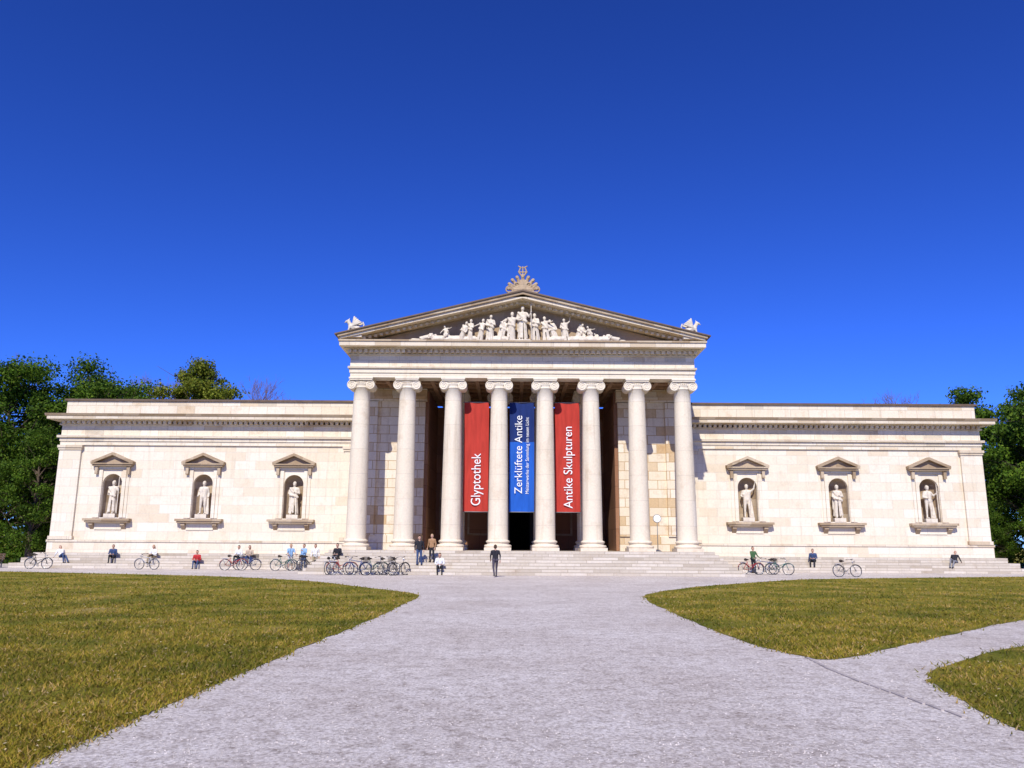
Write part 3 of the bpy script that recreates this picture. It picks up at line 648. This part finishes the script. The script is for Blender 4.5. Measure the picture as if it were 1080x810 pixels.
for poly,nb in ((L1,210000),(L2,100000),(L3,55000)):
    P=dens(poly); bm=bmesh.new(); vs=[bm.verts.new((p[0],p[1],0.012)) for p in P]; es=[bm.edges.new((vs[i],vs[(i+1)%len(vs)])) for i in range(len(vs))]
    bmesh.ops.triangle_fill(bm,use_beauty=True,edges=es); bmesh.ops.recalc_face_normals(bm,faces=bm.faces)
    me=bpy.data.meshes.new('lawn'); bm.to_mesh(me); bm.free(); me.materials.append(M_grass); lo=bpy.data.objects.new('lawn',me); COL.objects.link(lo)
    u=rng.random(nb*6); y=1/( (1/4.5) + u*(1/52-1/4.5) )
    hw=0.85*y+4; x=(rng.random(len(y))*2-1)*hw
    Q=np.stack([x,y],1); J=Q+rng.normal(0,0.09,Q.shape); Q=Q[inside(J,P)][:nb]; n=len(Q)
    # thin, worn patches
    wv=np.sin(Q[:,0]*1.3+2*np.sin(Q[:,1]*0.6))+np.sin(Q[:,1]*1.7+1.5*np.sin(Q[:,0]*0.9)); Q=Q[(wv>-1.1)|(rng.random(n)<0.35)]; n=len(Q)
    sc=1+Q[:,1]/11; h=(0.014+0.020*rng.random(n))*np.minimum(sc,1.9); wd=0.0055*sc
    an=rng.random(n)*2*pi; dx=np.cos(an)*wd;dy=np.sin(an)*wd; lx=rng.normal(0,0.9,n)*h; ly=rng.normal(0,0.9,n)*h
    V=np.zeros((n,3,3)); V[:,0]=np.stack([Q[:,0]-dx,Q[:,1]-dy,np.full(n,0.008)],1); V[:,1]=np.stack([Q[:,0]+dx,Q[:,1]+dy,np.full(n,0.008)],1); V[:,2]=np.stack([Q[:,0]+lx,Q[:,1]+ly,0.014+h],1)
    me=flatquads('grass_blades',V.reshape(-1,3),[M_blade],np.zeros(n),3); o=bpy.data.objects.new('grass_blades',me); COL.objects.link(o); o.parent=lo
    F=Q[rng.random(n)<0.014]; n=len(F); s=(0.007+0.011*rng.random(n))*(1+F[:,1]/20); an=rng.random(n)*2*pi; V=np.zeros((n,4,3))
    for k in range(4):
        V[:,k,0]=F[:,0]+np.cos(an+k*pi/2)*s; V[:,k,1]=F[:,1]+np.sin(an+k*pi/2)*s*0.7; V[:,k,2]=0.03+0.02*rng.random(n)
    me=flatquads('fallen_petals',V.reshape(-1,3),[M_fleck],np.zeros(n),4); o=bpy.data.objects.new('fallen_petals',me); COL.objects.link(o); o.parent=lo
n=22000; y=1/((1/4.5)+rng.random(n)*(1/20-1/4.5)); x=(rng.random(n)*2-1)*(0.7*y+1); Q=np.stack([x,y],1)
ins=inside(Q,L1)|inside(Q,L2)|inside(Q,L3); Q=Q[~ins]; n=len(Q); s=(0.004+0.007*rng.random(n)**2)*(1+Q[:,1]/25)
base=np.array([(1,0,0),(0,1,0),(-1,0,0),(0,-1,0),(0,0,0.6)]); tri=[(0,1,4),(1,2,4),(2,3,4),(3,0,4)]
an=rng.random(n)*pi; V=np.zeros((n,12,3))
for ti,t in enumerate(tri):
    for k,vi in enumerate(t):
        b_=base[vi]; V[:,ti*3+k,0]=Q[:,0]+s*(b_[0]*np.cos(an)-b_[1]*np.sin(an)); V[:,ti*3+k,1]=Q[:,1]+s*(b_[0]*np.sin(an)+b_[1]*np.cos(an)); V[:,ti*3+k,2]=0.005+s*b_[2]
me=flatquads('gravel_pebbles',V.reshape(-1,3),[plain('pebble',(0.50,0.45,0.41),0.9,0.6,3)],np.zeros(n*4),3); o=bpy.data.objects.new('gravel_pebbles',me); COL.objects.link(o)
m=MB(); pts=[(4.62,13.0),(4.52,12),(4.5,11),(4.55,10),(4.65,8.6)]
for a,b in zip(pts[:-1],pts[1:]):
    k=4
    for i in range(k):
        y0=a[1]+(b[1]-a[1])*i/k; y1=a[1]+(b[1]-a[1])*(i+0.96)/k; xx=a[0]+(b[0]-a[0])*i/k; m.box(xx-0.025,xx+0.025,min(y0,y1),max(y0,y1),-0.02,0.018)
m.obj('stone_edging',[plain('edging_stone',(0.42,0.37,0.34),0.9)])

# ------------------------------------------------------------------ trees
M_bark=plain('bark',(0.09,0.065,0.045),0.95,0.35,4)
LD=islandmat('leaves_dark',[(0,(0.035,0.085,0.008)),(0.4,(0.07,0.145,0.012)),(0.8,(0.11,0.20,0.018)),(1,(0.18,0.26,0.03))],0.35,0.35,0.6,0.5)
LL=islandmat('leaves_light',[(0,(0.10,0.15,0.012)),(0.5,(0.18,0.22,0.022)),(1,(0.28,0.29,0.04))],0.35,0.35,0.6,0.6)
def tree(loc,H,R,base,seed,leaf,nclump=70,per=420,ls=0.2,name='deciduous_tree'):
    r=np.random.default_rng(seed); m=MB()
    top=H*0.8; m.tube([(0,0,-0.1),(0.1,0,H*0.2),(-0.15,0.1,H*0.45),(0.1,-0.1,top)],[H*0.024,H*0.018,H*0.012,H*0.003],9,0)
    cz=(H+base)/2; rz=(H-base)/2; cl=[]
    for k in range(nclump):
        d=r.normal(size=3); d/=np.linalg.norm(d); q=0.4+0.55*r.random()**0.6
        env=1.0-0.25*max(0,d[2])
        p=np.array([d[0]*R*q*env,d[1]*R*q*env,cz+d[2]*rz*q*0.95]); cl.append(p)
        zt=max(H*0.15,min(top,p[2]-0.25*rz*r.random()-abs(p[0])*0.5)); mid=np.array([p[0]*0.45,p[1]*0.45,(zt+p[2])/2-0.1])
        if k%2==0: m.tube([(0,0,zt),mid,p],[H*0.007,H*0.004,0.02],5,0)
        for t in range(2):
            e=p+r.normal(0,0.8,3); m.tube([mid,e],[0.04,0.012],4,0)
    V=[]
    for p in cl:
        s=r.uniform(0.55,1.15)*R*0.23; n=int(per*(s/(R*0.2))**2)
        d=r.normal(size=(n,3)); d/=np.linalg.norm(d,axis=1)[:,None]; rad=s*(r.random(n)**0.45)[:,None]*(1+0.25*r.normal(size=(n,1)))
        c=p+d*rad*np.array([1.15,1.15,0.75])
        nr=d+r.normal(0,0.7,(n,3)); nr/=np.linalg.norm(nr,axis=1)[:,None]; t=np.cross(nr,r.normal(size=(n,3))); t/=np.linalg.norm(t,axis=1)[:,None]; b=np.cross(nr,t)
        L=ls*(0.6+0.8*r.random((n,1)))
        V.append(np.stack([c-t*L*0.5,c+b*L*0.35,c+t*L*0.5,c-b*L*0.35],1))
    V=np.concatenate(V).reshape(-1,3)
    p=empty(name,loc); m.obj('trunk_and_limbs',[M_bark],p,recalc=False)
    me=flatquads('foliage',V,[leaf],np.zeros(len(V)//4),4); o=bpy.data.objects.new('foliage',me); COL.objects.link(o); o.parent=p
    return p
def copytree(src,loc,rz,s):
    p=empty(src.name.split('.')[0],loc); p.rotation_euler=(0,0,rz); p.scale=(s,s,s)
    for c in src.children:
        o=bpy.data.objects.new(c.name.split('.')[0],c.data); COL.objects.link(o); o.parent=p
t1=tree((-44.0,69,0),19.3,6.8,1.0,1,LD,130,430,0.24)
t2=tree((-38.6,72,0),19.0,5.4,1.5,2,LD,100,430,0.24)
t3=tree((-32.0,80,0),20.4,4.6,8,3,LL,70,400,0.24)
copytree(t2,(-50,61,0),1.2,0.92); copytree(t1,(-42,82,0),2.5,1.08); copytree(t1,(-56,74,0),4,1.08); copytree(t2,(-37.6,63.5,0),3.6,0.6); copytree(t1,(-47,58,0),5,0.6)
t4=tree((43.0,76,0),17.6,5.4,3,4,LD,90,420,0.24)
t5=tree((43.4,64,0),14.9,6.2,0.6,5,LD,120,430,0.24)
copytree(t5,(52,66,0),2,1.15); copytree(t1,(56,76,0),0.6,0.9); copytree(t4,(49,73,0),3,1.0); copytree(t5,(41.0,60.5,0),2.2,0.45); copytree(t5,(37.6,64.5,0),4.2,0.42)
def bare(loc,H,seed,name='bare_tree'):
    r=random.Random(seed); m=MB()
    def br(p,d,L,rad,dep):
        e=p+d*L; mid=p+d*L*0.5+Vector((r.uniform(-1,1),r.uniform(-1,1),0))*L*0.05
        m.tube([p,mid,e],[rad,rad*0.85,rad*0.65],5 if dep<3 else 3,0)
        if dep>=7: return
        for k in range(3):
            ax=Vector((r.uniform(-1,1),r.uniform(-1,1),r.uniform(-0.2,0.5))).normalized(); nd=(d*1.1+ax*0.7+Vector((0,0,0.15))).normalized(); br(e if k else mid.lerp(e,0.6),nd,L*r.uniform(0.62,0.8),rad*0.6,dep+1)
    br(Vector((0,0,0)),Vector((0,0,1)),H*0.27,H*0.016,0)
    zm=max(v[2] for v in m.v); k=H/zm; m.v=[(a*k,b*k,c*k) for a,b,c in m.v]
    o=m.obj(name,[plain('twig_bark',(0.16,0.09,0.06),0.9)],recalc=False); o.location=loc; return o
b1=bare((-28.4,86,0),20.3,1)
for (x,y,rz,s) in ((41.5,84,1,0.93),(-40.0,88,2,1.03),(-35.5,84,4,0.95)):
    o=bpy.data.objects.new('bare_tree',b1.data); COL.objects.link(o); o.location=(x,y,0); o.rotation_euler=(0,0,rz); o.scale=(s,)*3
def mass(name,pts,leaf,n,ls,seed):
    r=np.random.default_rng(seed); V=[]
    for (x,y,z,rx,ry,rz) in pts:
        d=r.normal(size=(n,3)); d/=np.linalg.norm(d,axis=1)[:,None]; c=np.array([x,y,z])+d*(r.random((n,1))**0.35)*np.array([rx,ry,rz])*(1+0.12*r.normal(size=(n,1)))
        c[:,2]=np.maximum(c[:,2],0.05)
        t=r.normal(size=(n,3)); t/=np.linalg.norm(t,axis=1)[:,None]; b=np.cross(t,r.normal(size=(n,3))); b/=np.linalg.norm(b,axis=1)[:,None]; L=ls*(0.6+0.8*r.random((n,1)))
        V.append(np.stack([c-t*L*0.5,c+b*L*0.4,c+t*L*0.5,c-b*L*0.4],1))
    V=np.concatenate(V).reshape(-1,3); me=flatquads(name,V,[leaf],np.zeros(len(V)//4),4); o=bpy.data.objects.new(name,me); COL.objects.link(o)
rr=random.Random(3)
mass('hedge',[(s*(36.5+i*2.2),66+rr.uniform(-1,1),1.2,1.8,1.2,1.6+rr.random()) for s in (-1,1) for i in range(16)],LD,1500,0.2,9)
mass('distant_trees',[(math.sin(a)*rr.uniform(120,150),math.cos(a)*rr.uniform(120,150)+20,rr.uniform(4,6),9,6,rr.uniform(6,10)) for a in np.linspace(-2.0,2.0,60)],LD,1500,0.9,11)

# ------------------------------------------------------------------ light, sky, camera
el=math.radians(43); az=math.radians(190)
sd=Vector((math.sin(az)*math.cos(el),math.cos(az)*math.cos(el),math.sin(el)))
sun=bpy.data.lights.new('sun','SUN'); sun.energy=5.0; sun.angle=math.radians(0.5); sun.color=(1.0,0.95,0.86)
so=bpy.data.objects.new('sun',sun); COL.objects.link(so); so.rotation_euler=(-sd).to_track_quat('-Z','Y').to_euler(); so.location=(0,0,60)
wd=bpy.data.worlds.new('World'); scene.world=wd; wd.use_nodes=True; nt=wd.node_tree; bg=nt.nodes['Background']
sky=N(nt,'ShaderNodeTexSky',sky_type='NISHITA'); sky.sun_disc=False; sky.sun_elevation=el; sky.sun_rotation=az; sky.altitude=1500; sky.air_density=1.0; sky.dust_density=0.2; sky.ozone_density=4.0
tint=mixc(nt,'MULTIPLY',1.0,sky.outputs[0],(0.46,0.73,1.45))
gm=N(nt,'ShaderNodeGamma'); gm.inputs[1].default_value=1.3; nt.links.new(tint,gm.inputs[0])
nt.links.new(gm.outputs[0],bg.inputs['Color']); bg.inputs['Strength'].default_value=0.065
cam=bpy.data.cameras.new('camera'); cam.lens=28; cam.sensor_width=36; cam.clip_end=4000; cam.clip_start=0.05
co=bpy.data.objects.new('camera',cam); COL.objects.link(co)
co.matrix_world=Matrix.Translation((0,0,1.7))@Matrix.Rotation(math.radians(90+11.44),4,'X')@Matrix.Rotation(math.radians(0.35),4,'Z')
scene.camera=co
scene.view_settings.view_transform='Standard'; scene.view_settings.look='None'; scene.view_settings.exposure=0
